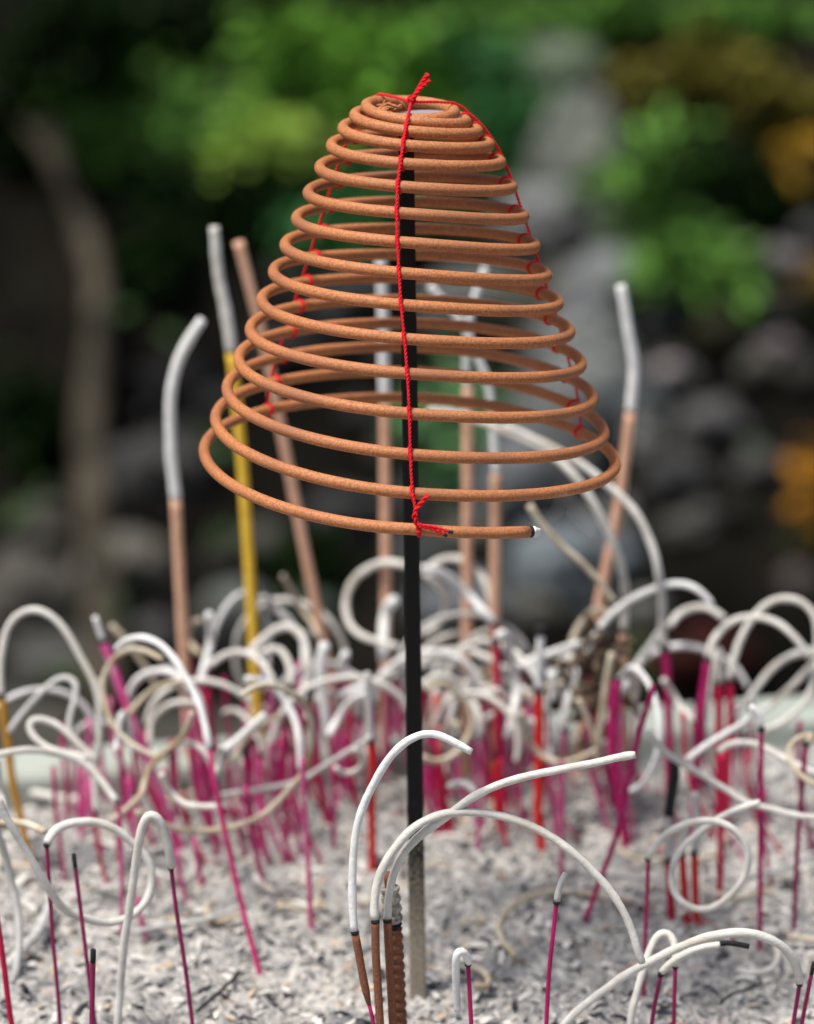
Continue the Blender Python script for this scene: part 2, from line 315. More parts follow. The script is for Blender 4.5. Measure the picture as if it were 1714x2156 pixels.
curl('long ash strand sagging rightward below the trough rim', .04, 'C5 725,1080 790,1160 880,1232 1000,1310 1120,1380 1250,1450 C8 1230,140 1330,180 1420,205 1600,250 1760,262', 'ash', ar=.0014)
curl('white ash strand with a bright hook, right', .08, 'C5 960,1245 1050,1180 1150,1120 1250,1060 1340,1000 1370,940 1400,1010', 'ashw', ar=.0014)
curl('ash strand bowing along the rim toward the right edge', .07, 'C5 1150,1195 1210,1152 1290,1140 1400,1160 1500,1212 1600,1272 1760,1340', 'ash', ar=.0014)
curl('beige ash splinter beside the charred clump', .12, 'C5 310,880 360,980 400,1080 440,1230', 'ashb', ar=.0014, bulge=0)
curl('sagging beige ash bow right of the bright red stick', .12, 'C5 -20,960 10,1100 60,1190 130,1240 220,1270 330,1232 420,1185', 'ashb', ar=.0015)
curl('white ash arc rising to the right of the red stick', .17, 'C5 -20,690 70,640 200,600 310,555', 'ashw', ar=.0022)
curl('thin white ash arc further right of the red stick', .17, 'C5 160,760 220,650 300,580 350,550', 'ashw', ar=.0016)
curl('white bulb of ash left of the charred clump', .15, 'C5 150,720 170,820 160,890', 'ashw', ar=.0022, bulge=0)
curl('pale upright ash stub left of the charred clump', .16, 'C5 270,620 275,700 270,800', 'ash', ar=.0022, bulge=0)
curl('tan ash arch over the charred clump', .18, 'C5 280,540 320,450 380,375 440,345 500,380', 'ashb', ar=.0018)
stick('bright red stick with a straight white ash cap, right of centre', None, 'C8 25,440 0,200 C5 80,1480 85,1150 80,830', 'C5 82,700 95,480', 'red', 'ashw', r=.0017, ar=.0022, bulge=0, endchar='C5 93,500 96,478 99,452')
stick('slanting pink stick right of the straight cream ash rod', .06, 'C8 400,620 480,400 555,100 C5 600,1420 680,1080 765,800', '', 'mag', r=.0010, char=False)
stick('wide magenta stick beneath the short ash stub, right of centre', .13, 'C5 560,1450 520,1180 525,950 545,760', 'C5 560,850 600,790', 'mag', 'ashw', r=.0020, ar=.0017, bulge=0)
stick('magenta stick with a black sheath and small beige hook, right edge', .05, 'C8 1590,990 1600,700 1615,400 1640,70 C5 1668,1150', 'C5 1714,1100 1650,1108 1590,1140 1555,1200 1590,1290 1660,1360 1740,1400', 'magdark', 'ashb', r=.00085, ar=.0013)
stick('tall magenta stick with white curled tip right of the round loop', None, 'C8 1378,1075 1380,700 1382,300 1385,20 C5 1402,1045', 'C5 1400,1000 1378,955 1335,930', 'mag', 'ashw', r=.00085, ar=.0014, bulge=0)
stick('dark crimson stick behind the round ash loop', None, 'C8 1130,760 1138,300 1140,0 C5 1175,1180', '', 'crimson', r=.0012, char=False)
stick('red stick with white ash sheath and black tip, inside the round loop', None, 'C8 930,900 910,700 895,490', 'C8 915,400 930,250', 'red', 'ashg', r=.0013, ar=.0016, bulge=0, name='incense_stick')
stick('dark red stick with split ash sheath, inside the round loop', None, 'C8 985,900 978,700 972,480', 'C8 985,380 985,250 972,110', 'red', 'ashg', r=.0013, ar=.0017, bulge=0)
stick('short red stub at the foot of the round loop', None, 'C8 830,890 828,820 822,750', '', 'crimson', r=.0014, char=False)
stick('stick with a blackened upper end on grey ash, right of the pink slant', None, 'C8 832,895 824,700 815,520', 'C8 810,380 815,240', 'crimson', 'ashg', r=.0014, ar=.0018, bulge=0, endchar='C8 814,250 830,120 850,0 C5 882,1230')

# ---- tall incense sticks at the back
BK = 'tall incense sticks at the back of the bed'
stick('tall tan incense stick with white ash at far left', .19, 'F 395,1500 383,1300 370,1047', 'F 366,1000 358,930 362,820 385,740 427,672', 'tan', 'ashw', r=.0021, ar=.0030, bulge=0, group=BK, char=False)
stick('tall yellow incense stick with pale ash tip', .19, 'F 540,1480 525,1200 508,950 487,735', 'F 482,700 470,630 458,560 450,478', 'yellow', 'ash', r=.0021, ar=.0030, bulge=0, group=BK, char=False)
stick('tall tan incense stick leaning left without any ash', .20, 'F 690,1400 640,1150 597,930 555,720 502,508', '', 'tan', r=.0021, group=BK, char=False)
stick('tall tan incense stick with straight ash, behind the coil left of the spike', .20, 'F 812,1450 812,1150 810,850', 'F 809,780 806,660 802,532', 'tan', 'ashw', r=.0021, ar=.0030, bulge=0, group=BK, char=False)
stick('tall tan incense stick with kinked ash, behind the coil right of the spike', .20, 'F 982,1450 984,1100 985,810', 'F 982,760 985,690 1003,620 1022,562', 'tan', 'ashw', r=.0021, ar=.0021, bulge=0, group=BK, char=False)
stick('tall tan incense stick whose ash bends left behind the coil', .19, 'F 1040,1450 1042,1200 1044,1000', 'F 1042,930 1030,820 1000,740 965,670 905,600', 'tan', 'ashw', r=.0021, ar=.0021, bulge=0, group=BK, char=False)
stick('tall tan incense stick with white ash at far right', .20, 'F 1245,1400 1262,1270 1300,1080 1328,868', 'F 1333,820 1334,760 1322,690 1308,602', 'tan', 'ashw', r=.0021, ar=.0030, bulge=0, group=BK, char=False)

# ---- the spiral rope incense
def rope():
    P = lay(T('C7 775,1700 768,1552 755,1250 738,950 722,760 714,700'), FY+.011, FY+.011)
    P = [P[0]+Vector((0, 0, -.02-P[0].z))*1] + P if P[0].z > 0 else P
    PP = even(catmull(P, 8), .0005); org = Vector((P[0].x, P[0].y, 0))
    e = empty('spiral_incense', org, 'thick twisted spiral incense with grey ash top, behind the brown sticks', 'incense stick')
    H = [p for p in PP]
    zc = at_y(*T('C7 745,1045')[0], FY).z
    def seg(lo, hi, nm, m, rr):
        L = [p-org for p in H if lo <= p.z <= hi]
        n = len(L)
        MB().tube(L, lambda u: rr*(.74+.30*abs(math.sin(math.pi*(u*(n-1)*.0005)/.0031))**.7+.05*noise.noise(Vector((u*60, 3, 1)))), 16).build(nm, M[m], e)
    seg(-1, zc, 'incense_body', 'brown', .0027)
    seg(zc, zc+.0016, 'charred_band', 'char', .0027)
    seg(zc+.0016, 9, 'ash_body', 'ropeash', .0029)
    MB().tube([p-org for p in lay(T('C7 712,712 704,660 706,610'), FY+.011, FY+.011)], lambda u: .0011+.0004*u, 10).build('wick', M['brown'], e)
rope()

# ------------------------------------------------------------------ the coil
fy = [1114,1040,958,872,783,716,642,577,511,449,394,343,306,276,252]
ly = [940,872,812,750,690,628,568,514,458,405,350,303,267,240,222]
by = [838,782,731,680,630,586,538,481,423,371,321,281,249,228,214]
ry = [972,912,835,764,695,638,580,518,455,393,337,304,274,257,237]
def CRad(t): return (445-24.3*t)*(.99-.03*t/14)/F
CX = 13/F*.98
ts, zs = [], []
for k in range(15):
    for q, arr in ((0, fy), (.25, ly), (.5, by), (.75, ry)):
        t = k+q; a = -math.pi/2-2*math.pi*t; r_ = CRad(t)
        ts.append(t); zs.append(at_y(857, arr[k], r_*math.sin(a)).z)
ts.append(15.0); zs.append(zs[-1]-.0002)
# light smoothing keeps the hand-measured turns even
zs = np.array(zs); z2 = zs.copy()
for i in range(4, len(zs)-4):
    z2[i] = .6*zs[i]+.2*(zs[i-4]+zs[i+4]) if True else zs[i]
def coil_z(t):
    if t < 0:
        ze = at_y(857, 1119, -CRad(.083)*math.cos(2*math.pi*.083)).z; return z2[0]+(ze-z2[0])*(-t)/.083
    i = min(int(t*4), len(z2)-2); u = t*4-i
    a, b, c, d = z2[max(i-1, 0)], z2[i], z2[i+1], z2[min(i+2, len(z2)-1)]
    return .5*(2*b+(c-a)*u+(2*a-5*b+4*c-d)*u*u+(3*b-a-3*c+d)*u**3)
def coil_p(t, extra=0):
    a = -math.pi/2-2*math.pi*t; r_ = CRad(t)+extra
    return Vector((CX+r_*math.cos(a), r_*math.sin(a), coil_z(t)))
RR = .00175
coil = empty('incense_coil', (CX, 0, coil_z(0)), 'large conical spiral of terracotta coloured incense hung on red thread around the spike', 'incense coil')
O = Vector(coil.location)
P = [coil_p(-.086+i*(15.25+.086)/1900)-O for i in range(1901)]
MB().tube(P, lambda u: RR*(1+.035*noise.noise(Vector((u*500, 0, 0)))+.03*noise.noise(Vector((u*60, 3, 0)))), 16).build('spiral', M['coil'], coil)
P = [coil_p(-.086-i*.0012)-O for i in range(3)]
MB().tube(P, RR*1.0, 16).build('charred_band', M['char'], coil)
P = [coil_p(-.0886-i*.0011)-O for i in range(7)]
mb = MB().tube(P, lambda u: RR*(.93-.5*u**2.5), 16)
for i, v in enumerate(mb.v): mb.v[i] = v+Vector((noise.noise(v*700), 0, noise.noise(v*800+Vector((4, 4, 4)))))*.0007
mb.build('ash_tip', M['ashw'], coil)
# broken flakes inside the crown
mb = MB()
for i in range(16):
    c = Vector((CX-.006+random.uniform(-.004, .005), random.uniform(-.004, .006), coil_z(14.5)-.0003+random.uniform(0, .001)))-O
    d = Vector((random.uniform(-1, 1), random.uniform(-1, 1), random.uniform(-.2, .3))).normalized()*random.uniform(.001, .003)
    mb.tube([c-d, c, c+d*.8], lambda u: .0006*(1.2-abs(u-.5)), 6, flat=.5)
mb.build('broken_flakes', M['coil'], coil)

# thread: two plies twisted together, tied round every turn it crosses
def plies(P, r=.00027, tw=.0024, n=7, k=2):
    P = even(P, .0006); mb = MB()
    for j in range(k):
        L = []; s = 0
        for i, p in enumerate(P):
            t = (P[min(i+1, len(P)-1)]-P[max(i-1, 0)]).normalized()
            a = Vector((0, 1, 0)) if abs(t.y) < .8 else Vector((1, 0, 0))
            n1 = (a-t*a.dot(t)).normalized(); n2 = t.cross(n1)
            ph = 2*math.pi*(i*.0006/tw)+2*math.pi*j/k
            L.append(p+(n1*math.cos(ph)+n2*math.sin(ph))*r*.95)
        mb.tube(L, r, n)
    return mb
KN = coil_p(14.5)*0+at_y(866, 211, -.004)
def thread_line(tfun, ks, tail=None, label=None):
    pts = []; wraps = []
    for k in ks:
        t = tfun(k); c = coil_p(t); a = -math.pi/2-2*math.pi*t; rad = Vector((math.cos(a), math.sin(a), 0))
        tang = (coil_p(t+.002)-coil_p(t-.002)).normalized(); upv = tang.cross(rad).normalized()
        if upv.z < 0: upv = -upv
        dd = coil_p(min(t+1, 15.2))-coil_p(max(t-1, 0)); dr = dd.dot(rad); nn = (rad*dd.z-Vector((0, 0, 1))*dr).normalized()
        if k == 0: pts.append(c-upv*RR*.8+rad*(RR*.7+.0004))
        pts.append(c+nn*(RR+.0005))
        wraps.append((c, rad, upv, tang))
    return pts, wraps
th = empty('red_thread', KN, 'red cotton thread tying the coil turns together in three lines', 'thread')
front_x = [880,868,864,862,858,852,846,842,839,838,840,846,851,856,860]
def t_front(k):
    xo = (front_x[k]-870); return k+math.asin(max(-.9, min(.9, -xo/(445-24.3*k))))/(2*math.pi)
def t_right(k): return k+.75-(32-1.25*k)/360
def t_left(k): return k+.25+43/360
for tf, ks in ((t_front, range(15)), (t_right, range(15)), (t_left, range(15))):
    pts, wr = thread_line(tf, ks)
    pts = pts+[KN+Vector((0, 0, -.0005))]
    pr = catmull(pts, 2)
    pr = [p-KN for p in pr]
    s = plies(pr).build('thread_line', M['thread'], th)
    for c, rad, upv, tang in wr[:14]:
        mb = MB()
        for o_ in (-.0003, .00035):
            L = [c+tang*o_+(rad*math.cos(a)+upv*math.sin(a))*(RR+.00028)-KN+tang*(.0004*math.sin(a)) for a in [2*math.pi*i/16 for i in range(17)]]
            mb.tube(L, .0003, 6)
        x = c+rad*(RR+.0005)-KN
        mb.tube([x-upv*.0005+tang*.0004, x, x+upv*.0005-tang*.0004], .0005, 7)
        mb.build('knot', M['thread'], th)
tail = [at_y(px, py, -.005)-KN for px, py in ((866, 213), (872, 204), (880, 190), (889, 174), (901, 156))]
plies(catmull(tail, 6), r=.00042, tw=.004, k=3).build('thread_tail', M['thread'], th)
tail = [at_y(px, py, -.006)-KN for px, py in ((867, 212), (876, 199), (890, 182), (905, 169))]
plies(catmull(tail, 6), r=.0003, tw=.003).build('thread_tail', M['thread'], th)
kb = MB()
for i in range(5):
    c = Vector((random.uniform(-.0004, .0004), random.uniform(-.0004, .0004), random.uniform(-.0006, .0006)))
    ax = Vector((random.uniform(-1, 1), random.uniform(-1, 1), random.uniform(-.4, .4))).normalized(); b_ = ax.orthogonal().normalized(); c_ = ax.cross(b_)
    kb.tube([c+(b_*math.cos(a)+c_*math.sin(a))*.0008 for a in [2*math.pi*i/12 for i in range(13)]], .0004, 7)
kb.build('top_knot', M['thread'], th)
cB = coil_p(t_front(0)); yf = cB.y-RR-.0006
for pts in (((880, 1108), (872, 1085), (882, 1065), (893, 1052), (902, 1042)),):
    plies(catmull([at_y(x, y, yf)-KN for x, y in pts], 6), r=.0004, tw=.004, k=2).build('loose_end', M['thread'], th)
for pts in (((880, 1104), (895, 1107), (915, 1110), (948, 1120)), ((882, 1108), (900, 1112), (920, 1118), (938, 1126))):
    plies(catmull([at_y(x, y, yf-.0002)-KN for x, y in pts], 6), r=.00028, tw=.003).build('loose_end', M['thread'], th)
for pts in (((944, 1119), (949, 1120), (954, 1121)), ((934, 1125), (938, 1127), (941, 1129))):
    MB().tube([at_y(x, y, yf-.0003)-KN for x, y in pts], .0005, 7).build('singed_end', M['char'], th)

# ------------------------------------------------------------------ iron spike
def spike_mat():
    m = bpy.data.materials.new('black_iron_dusted'); m.use_nodes = True; n = m.node_tree; b = n.nodes['Principled BSDF']
    tc = n.nodes.new('ShaderNodeTexCoord'); sx = n.nodes.new('ShaderNodeSeparateXYZ'); n.links.new(tc.outputs['Object'], sx.inputs[0])
    nz = n.nodes.new('ShaderNodeTexNoise'); nz.inputs['Scale'].default_value = 900; nz.inputs['Detail'].default_value = 6; n.links.new(tc.outputs['Object'], nz.inputs[0])
    mr = n.nodes.new('ShaderNodeMapRange'); mr.inputs[1].default_value = .074; mr.inputs[2].default_value = .02; mr.inputs[3].default_value = -.28; mr.inputs[4].default_value = .42
    n.links.new(sx.outputs[2], mr.inputs[0])
    ad = n.nodes.new('ShaderNodeMath'); n.links.new(nz.outputs[0], ad.inputs[0]); n.links.new(mr.outputs[0], ad.inputs[1])
    r = n.nodes.new('ShaderNodeValToRGB'); r.color_ramp.elements[0].position = .42; r.color_ramp.elements[1].position = .95
    r.color_ramp.elements[0].color = (.004, .0035, .004, 1); r.color_ramp.elements[1].color = (.30, .265, .20, 1)
    n.links.new(ad.outputs[0], r.inputs[0]); n.links.new(r.outputs[0], b.inputs['Base Color'])
    b.inputs['Roughness'].default_value = .5; b.inputs['Specular IOR Level'].default_value = .25
    return m
base = ground(882, 2112); top = at_y(855, 262, 0)
sp = empty('iron_spike', (base.x, base.y, 0), 'black square iron spike holding the incense coil, its foot dusted with ash', 'spike')
a = Vector((0, 0, -.02)); b_ = Vector((top.x-base.x, 0-base.y, top.z))
mb = MB(); n = 30
for i in range(n+1):
    p = a.lerp(b_, i/n); h = .0027-.0004*i/n; c = .0006
    for x, y in ((h-c, -h), (h, -h+c), (h, h-c), (h-c, h), (-h+c, h), (-h, h-c), (-h, -h+c), (-h+c, -h)):
        mb.v.append(Vector((p.x+x, p.y+y, p.z)))
for i in range(n):
    for k in range(8): mb.f.append((i*8+k, i*8+(k+1) % 8, i*8+8+(k+1) % 8, i*8+8+k))
mb.f.append(tuple(n*8+k for k in range(8)))
mb.build('spike_shaft', spike_mat(), sp, smooth=False)
mb = MB(); zt = coil_z(14.5)-.0022
for rr_, zz in ((.0001, .0008), (.0075, .0006), (.0105, .0), (.0105, -.0006), (.0001, -.0006)):
    for k in range(24): mb.v.append(Vector((CX+.004-base.x+rr_*math.cos(k*math.pi/12), -base.y+rr_*math.sin(k*math.pi/12), zt+zz)))
for i in range(4):
    for k in range(24): mb.f.append((i*24+k, i*24+(k+1) % 24, i*24+24+(k+1) % 24, i*24+24+k))
mb.build('support_disc', mat('pale_metal', (.30, .29, .31), rough=.5), sp)

# ------------------------------------------------------------------ trough and ash bed
ang = R(12); ca, sa = math.cos(ang), math.sin(ang); TO = Vector((0, .200, 0))
from mathutils import Matrix
TM = Matrix.Translation(TO) @ Matrix.Rotation(ang, 4, 'Z')
stone = mat('pale_stone', (.27, .30, .27), (.38, .42, .37), 40, .8, .4, 200, c3=(.22, .24, .21), s3=15, dist=.001)
tr = empty('stone_trough', TM @ Vector((0, -.32, -.85)), 'pale green grey stone trough filled with ash', 'trough'); TL = Vector(tr.location)
mb = MB(); X, Y0, W, H1 = .48, -.64, .03, .013
def addbox(lo, hi): mb.box(lo, hi, Matrix.Translation(-TL) @ TM)
for lo, hi in (((-X, 0, -.85), (X, W, H1)), ((-X, Y0-W, -.85), (X, Y0, H1)), ((-X-W, Y0-W, -.85), (-X, W, H1)), ((X, Y0-W, -.85), (X+W, W, H1))):
    addbox(lo, hi)
o = mb.build('trough_wall', stone, tr, smooth=False)
bv = o.modifiers.new('bevel', 'BEVEL'); bv.width = .004; bv.segments = 3; bv.limit_method = 'ANGLE'
mb = MB(); addbox((-X-.06, Y0-.09, -.87), (X+.06, .09, -.8)); o = mb.build('trough_foot', stone, tr, smooth=False)
bv = o.modifiers.new('bevel', 'BEVEL'); bv.width = .01; bv.segments = 3

def bed_z(x, y):
    v = Vector((x, y, 0))
    z = .0045*noise.noise(v*14)+.0055*noise.noise(v*45+Vector((3, 1, 0)))
    f = noise.fractal(v*160, 1.0, 2.0, 4)
    z += .004*math.exp(-((x-.003)**2+(y+.001)**2)/.00012)
    return z+.0022*f+.0022*abs(noise.noise(v*260))+.0012*noise.noise(v*520)
def bed_material():
    m = bpy.data.materials.new('ash_bed'); m.use_nodes = True; n = m.node_tree; b = n.nodes['Principled BSDF']; b.inputs['Roughness'].default_value = 1; b.inputs['Specular IOR Level'].default_value = .1
    tc = n.nodes.new('ShaderNodeTexCoord')
    def N(s, d=5, dis=0, off=0):
        x = n.nodes.new('ShaderNodeTexNoise'); x.inputs['Scale'].default_value = s; x.inputs['Detail'].default_value = d; x.inputs['Distortion'].default_value = dis
        mp = n.nodes.new('ShaderNodeMapping'); mp.inputs['Location'].default_value = (off, off, 0); n.links.new(tc.outputs['Object'], mp.inputs[0]); n.links.new(mp.outputs[0], x.inputs[0]); return x.outputs[0]
    def Rp(f, st):
        r = n.nodes.new('ShaderNodeValToRGB'); e = r.color_ramp.elements
        while len(e) < len(st): e.new(.5)
        for q, (p, c) in zip(e, st): q.position = p; q.color = (*c, 1)
        n.links.new(f, r.inputs[0]); return r.outputs[0]
    base_ = Rp(N(230, 6, 1.2), [(.28, (.08, .08, .085)), (.42, (.28, .275, .265)), (.55, (.44, .43, .405)), (.72, (.60, .58, .54))])
    def mix(a_, c, f):
        x = n.nodes.new('ShaderNodeMix'); x.data_type = 'RGBA'; n.links.new(f, x.inputs['Factor']); n.links.new(a_, x.inputs['A']); x.inputs['B'].default_value = (*c, 1); return x.outputs['Result']
    bk, wh = (0, 0, 0), (1, 1, 1)
    c = mix(base_, (.03, .03, .035), Rp(N(120, 3, 2, 3), [(.62, bk), (.70, wh)]))
    c = mix(c, (.55, .40, .25), Rp(N(190, 2, 1, 7), [(.66, bk), (.72, wh)]))
    c = mix(c, (.11, .12, .135), Rp(N(38, 3, 1, 5), [(.52, bk), (.72, (.75, .75, .75))]))
    n.links.new(c, b.inputs['Base Color'])
    bp = n.nodes.new('ShaderNodeBump'); bp.inputs['Distance'].default_value = .0015; bp.inputs['Strength'].default_value = .8; n.links.new(N(420, 6, 1), bp.inputs['Height']); n.links.new(bp.outputs[0], b.inputs['Normal'])
    return m
mb = MB(); nx, ny = 520, 420
for j in range(ny+1):
    for i in range(nx+1):
        q = 2*i/nx-1; lx = (X+.002)*(.42*q+.58*q**5); q = 1-j/ny; l_ = (Y0-.002)*(.50*q+.50*q**4)+.002
        p = TM @ Vector((lx, l_, 0)); p.z = bed_z(p.x, p.y); mb.v.append(p)
for j in range(ny):
    for i in range(nx): q = j*(nx+1)+i; mb.f.append((q, q+1, q+nx+2, q+nx+1))
o = mb.build('ash_bed', bed_material()); tag(o, 'crumbly grey incense ash filling the trough', 'ash', kind='structure')

# flakes and crumbs on the ash
def flakes(name, count, m, label, size, yr=(-.1, .2), seed=1, curly=.3):
    rnd = random.Random(seed); mb = MB()
    for i in range(count):
        y = yr[0]+(yr[1]-yr[0])*rnd.random()**1.3; x = rnd.uniform(-.21, .21)
        s = size*(.35+1.3*rnd.random()**2.5); z = bed_z(x, y)+s*.12
        a_ = rnd.uniform(0, 6.28); d = Vector((math.cos(a_), math.sin(a_), rnd.uniform(-.45, .45))).normalized(); e = Vector((-d.y, d.x, rnd.uniform(-.5, .5))).normalized()
        up_ = d.cross(e); wd = s*rnd.uniform(.22, .5); c = Vector((x, y, z)); o = len(mb.v); k = 3
        for u in range(k+1):
            t = u/k-.5; h = (1-(2*t)**2)*s*rnd.uniform(.1, .5)*curly
            ww = wd*(1-.5*abs(2*t)*rnd.random())
            for sg in (-1, 1): mb.v.append(c+d*(t*s)+e*(sg*ww/2)*rnd.uniform(.7, 1.2)+up_*h)
            mb.v.append(c+d*(t*s)+up_*(h-s*.12))
        for u in range(k):
            for v_ in range(3): mb.f.append((o+u*3+v_, o+u*3+(v_+1) % 3, o+u*3+3+(v_+1) % 3, o+u*3+3+v_))
        mb.f.append((o, o+1, o+2)); mb.f.append((o+k*3, o+k*3+2, o+k*3+1))
    tag(mb.build(name, m, smooth=False), label, 'ash debris', kind='stuff')
flakes('ash_flakes', 4600, mat('flake_light', (.50, .485, .455), (.72, .70, .65), 250, 1), 'pale ash flakes strewn over the bed', .0043, seed=1)
flakes('grey_flakes', 1900, mat('flake_grey', (.19, .195, .205), (.34, .335, .325), 90, 1), 'grey ash flakes strewn over the bed', .0042, seed=2)
flakes('charcoal_crumbs', 1900, mat('flake_dark', (.012, .012, .015), (.05, .05, .06), 90, 1), 'black charred crumbs in the ash', .0044, seed=3)
flakes('tan_splinters', 450, mat('flake_tan', (.42, .30, .20), (.55, .44, .32), 90, 1), 'tan splinters in the ash', .0045, seed=4)
flakes('red_scraps', 45, mat('flake_red', (.55, .02, .03), (.6, .03, .04), 90, 1), 'small red paper scraps in the ash', .0035, seed=5)

# fallen curls lying on the bed
def fallen(label, pts, ak='ashb', ar=.0012):
    P = []
    for x, y in T(pts):
        g = ground(x, y); P.append(Vector((g.x, g.y, bed_z(g.x, g.y)*.4+ar*1.2+.0035)))
    o, _ = ash_tube('fallen_ash_curl', P, ar, ak, None, P[0]); o.location = P[0]
    tag(o, label, 'ash curl', 'ash curls lying on the bed')
fallen('tan C shaped ash curl lying right of the spike foot', 'C7 1714,830 1600,845 1500,880 1420,960 1395,1060 1420,1160 1500,1240')
fallen('faint ash ring lying below the tan C shaped curl', 'C7 1210,1310 1290,1320 1335,1380 1310,1430 1240,1420')
fallen('white U shaped ash curl lying under the long arch at right', 'C8 1480,1100 1490,1200 1430,1290 1330,1310 1230,1290', 'ash', .0011)
fallen('long grey ash strand lying behind the hairpin curl', 'C6 850,1080 1000,1030 1200,1000 1400,950 1530,900', 'ashg')
fallen('tan ash strand lying behind the short open stub', 'C8 -100,850 60,820 200,830 400,850 600,880')
fallen('pale ash strand lying across the bed at right', 'C8 250,660 450,690 700,715 900,720', 'ashg', .0014)
fallen('long ash strand lying toward the right edge', 'C8 1250,730 1400,690 1560,630 1714,560', 'ashg', .0014)
fallen('white ash strip near the left rim', 'C6 160,190 300,220 450,250 600,260', 'ash', .002)
fallen('pale ash bar by the left edge of the bed', 'C6 -20,620 60,640 200,650 260,660', 'ashb', .0014)
fallen('steep ash rod lying below the wide ring at left', 'C6 60,1290 180,1150 260,1020 320,900', 'ashg', .0018)
fallen('ash bow lying beside the long crimson stick', 'C6 1600,740 1640,790 1714,820', 'ash', .0014)
fallen('dark grey curved twig lying at the bottom left', 'C6 1230,1540 1330,1470 1430,1390 1490,1300', 'char', .0006)
fallen('small dark curved twig lying at the bottom right', 'C8 1130,1480 1200,1420 1300,1390 1390,1360', 'char', .0005)
fallen('beige ash bow lying behind the round loop', 'C8 500,540 600,590 720,600 830,590', 'ashb', .0013)
fallen('ash arc lying inside the round loop', 'C8 1000,600 1080,590 1150,540 1160,470', 'ashb', .0012)
fallen('thin tan strand lying at the right edge', 'C8 1560,1080 1640,1090 1740,1110', 'ashb', .0012)

# ---- many more stubs in the thickets
rnd = random.Random(11)
def stub(X_, Y_, h, lean, kind, r, label, group, char=False, curlk=None):
    z0 = -.004; org = Vector((X_, Y_, 0)); e = empty('incense_stub', org, label, 'incense stub', group)
    P = [Vector((-lean[0]*.1, 0, z0)), Vector((lean[0]*.5*h+rnd.uniform(-.0005, .0005), lean[1]*.5*h, h*.5)), Vector((lean[0]*h, lean[1]*h, h))]
    MB().tube(even(catmull(P, 4), .005), r, 7).build('stick', M[kind], e)
    tip = P[-1]
    if curlk:
        a_ = rnd.uniform(0, 6.28); rad = rnd.uniform(.006, .016); turn = rnd.uniform(1.6, 4.6); sg = rnd.choice((-1, 1)); tilt = rnd.uniform(-.5, .5)
        d = Vector((math.cos(a_), math.sin(a_)*.6, 0)).normalized(); L = []
        n_ = 16
        for i in range(n_+1):
            q = turn*i/n_; rr_ = rad*(1+.25*q)
            L.append(tip+d*(rr_*(1-math.cos(q)))+Vector((0, 0, 1))*(rr_*math.sin(q)*1.05)+Vector((-d.y, d.x, 0))*(tilt*rr_*q*.4))
        L = [Vector((p.x, p.y, max(p.z, .001))) for p in L]
        ash_tube('ash_curl', L, rnd.uniform(.0010, .0013), curlk, e, Vector((0, 0, 0)))
        MB().tube([tip-Vector((0, 0, .001)), tip, tip+Vector((0, 0, .0006))], r*1.25, 7).build('charred_band', M['char'], e)
    elif char:
        MB().tube([tip-Vector((0, 0, .003)), tip, tip+Vector((0, 0, .0004))], r*1.1, 7).build('charred_tip', M['char'], e)
def thicket(n_, px, py, hh, label, group, kinds, curls=.0, ck=('ash', 'ashw', 'ashg', 'ashb'), rr_=(.0006, .0010)):
    for i in range(n_):
        g = ground(rnd.uniform(*px), rnd.uniform(*py)); k = rnd.choice(kinds); c = rnd.random() < curls
        lb = ('stick topped by a pale ash curl ' if c else 'thin bare reddish stub ')+label
        stub(g.x, g.y, rnd.uniform(*hh), (rnd.gauss(-.05, .04), rnd.uniform(-.06, .06)), k, rnd.uniform(*rr_), lb, group+(' with ash' if c else ', bare'), rnd.random() < .3, rnd.choice(ck) if c else None)
mg = ['mag', 'magworn', 'maglight', 'magworn', 'maglight', 'crimson', 'mag']
thicket(46, (400, 700), (1640, 1830), (.03, .052), 'in the dense thicket left of the spike', 'left thicket sticks', mg, .28)
thicket(24, (90, 400), (1680, 1860), (.025, .045), 'in the sparse patch at the far left', 'far left sticks', mg, .25)
thicket(22, (700, 860), (1600, 1720), (.03, .05), 'just left of the spike', 'sticks just left of the spike', mg, .35)
thicket(42, (890, 1200), (1600, 1780), (.028, .05), 'in the thicket right of the spike', 'right thicket sticks', mg+['red'], .45)
thicket(14, (1240, 1340), (1640, 1760), (.03, .055), 'around the charred clump', 'sticks by the charred clump', ['mag', 'crimson', 'mag', 'magworn'], .2)
thicket(14, (1400, 1700), (1650, 1850), (.03, .05), 'in the sparse patch at the right', 'far right sticks', ['mag', 'crimson', 'magdark', 'magworn'], .15)

for lb, s, k in (('long magenta stub left of the spike, darkest of its patch', 'C7 370,480 362,300 365,20 C4 515,1330', 'mag'),
                 ('long worn pink stub left of the bright red stick', 'C7 225,940 210,600 180,150 C4 330,1300', 'magworn'),
                 ('magenta stub with straight shaft far right of the spike', 'C7 1270,490 1262,300 1250,50 C4 1390,1180', 'magworn'),
                 ('red stub in the right thicket beside the spike', 'C7 1060,290 1030,150 1020,-20 C4 1180,1240 1160,880', 'red'),
                 ('worn crimson stub behind the rising ash rod', 'C7 1440,480 1430,300 1415,60 C4 1560,1300', 'crimson'),
                 ('bright magenta stub left of the bright red capped stick', 'C8 150,640 150,300 155,0 C5 210,1250', 'magworn'),
                 ('dark purple pink stub low in the far left patch', 'C6 920,1040 880,900 850,760', 'magworn'),
                 ('faded pink stub behind the hairpin curl', 'C6 1150,750 1110,600 1085,470', 'magworn'),
                 ('magenta stub near the long crimson stick', 'C6 1660,760 1600,500 1560,330 1530,50', 'mag'),
                 ('purple stub midway in the left bed', 'C6 1260,690 1230,520 1210,380', 'magworn')):
    stick(lb, None, s, '', k, r=.00095, char=False, name='incense_stub', cat='incense stub')

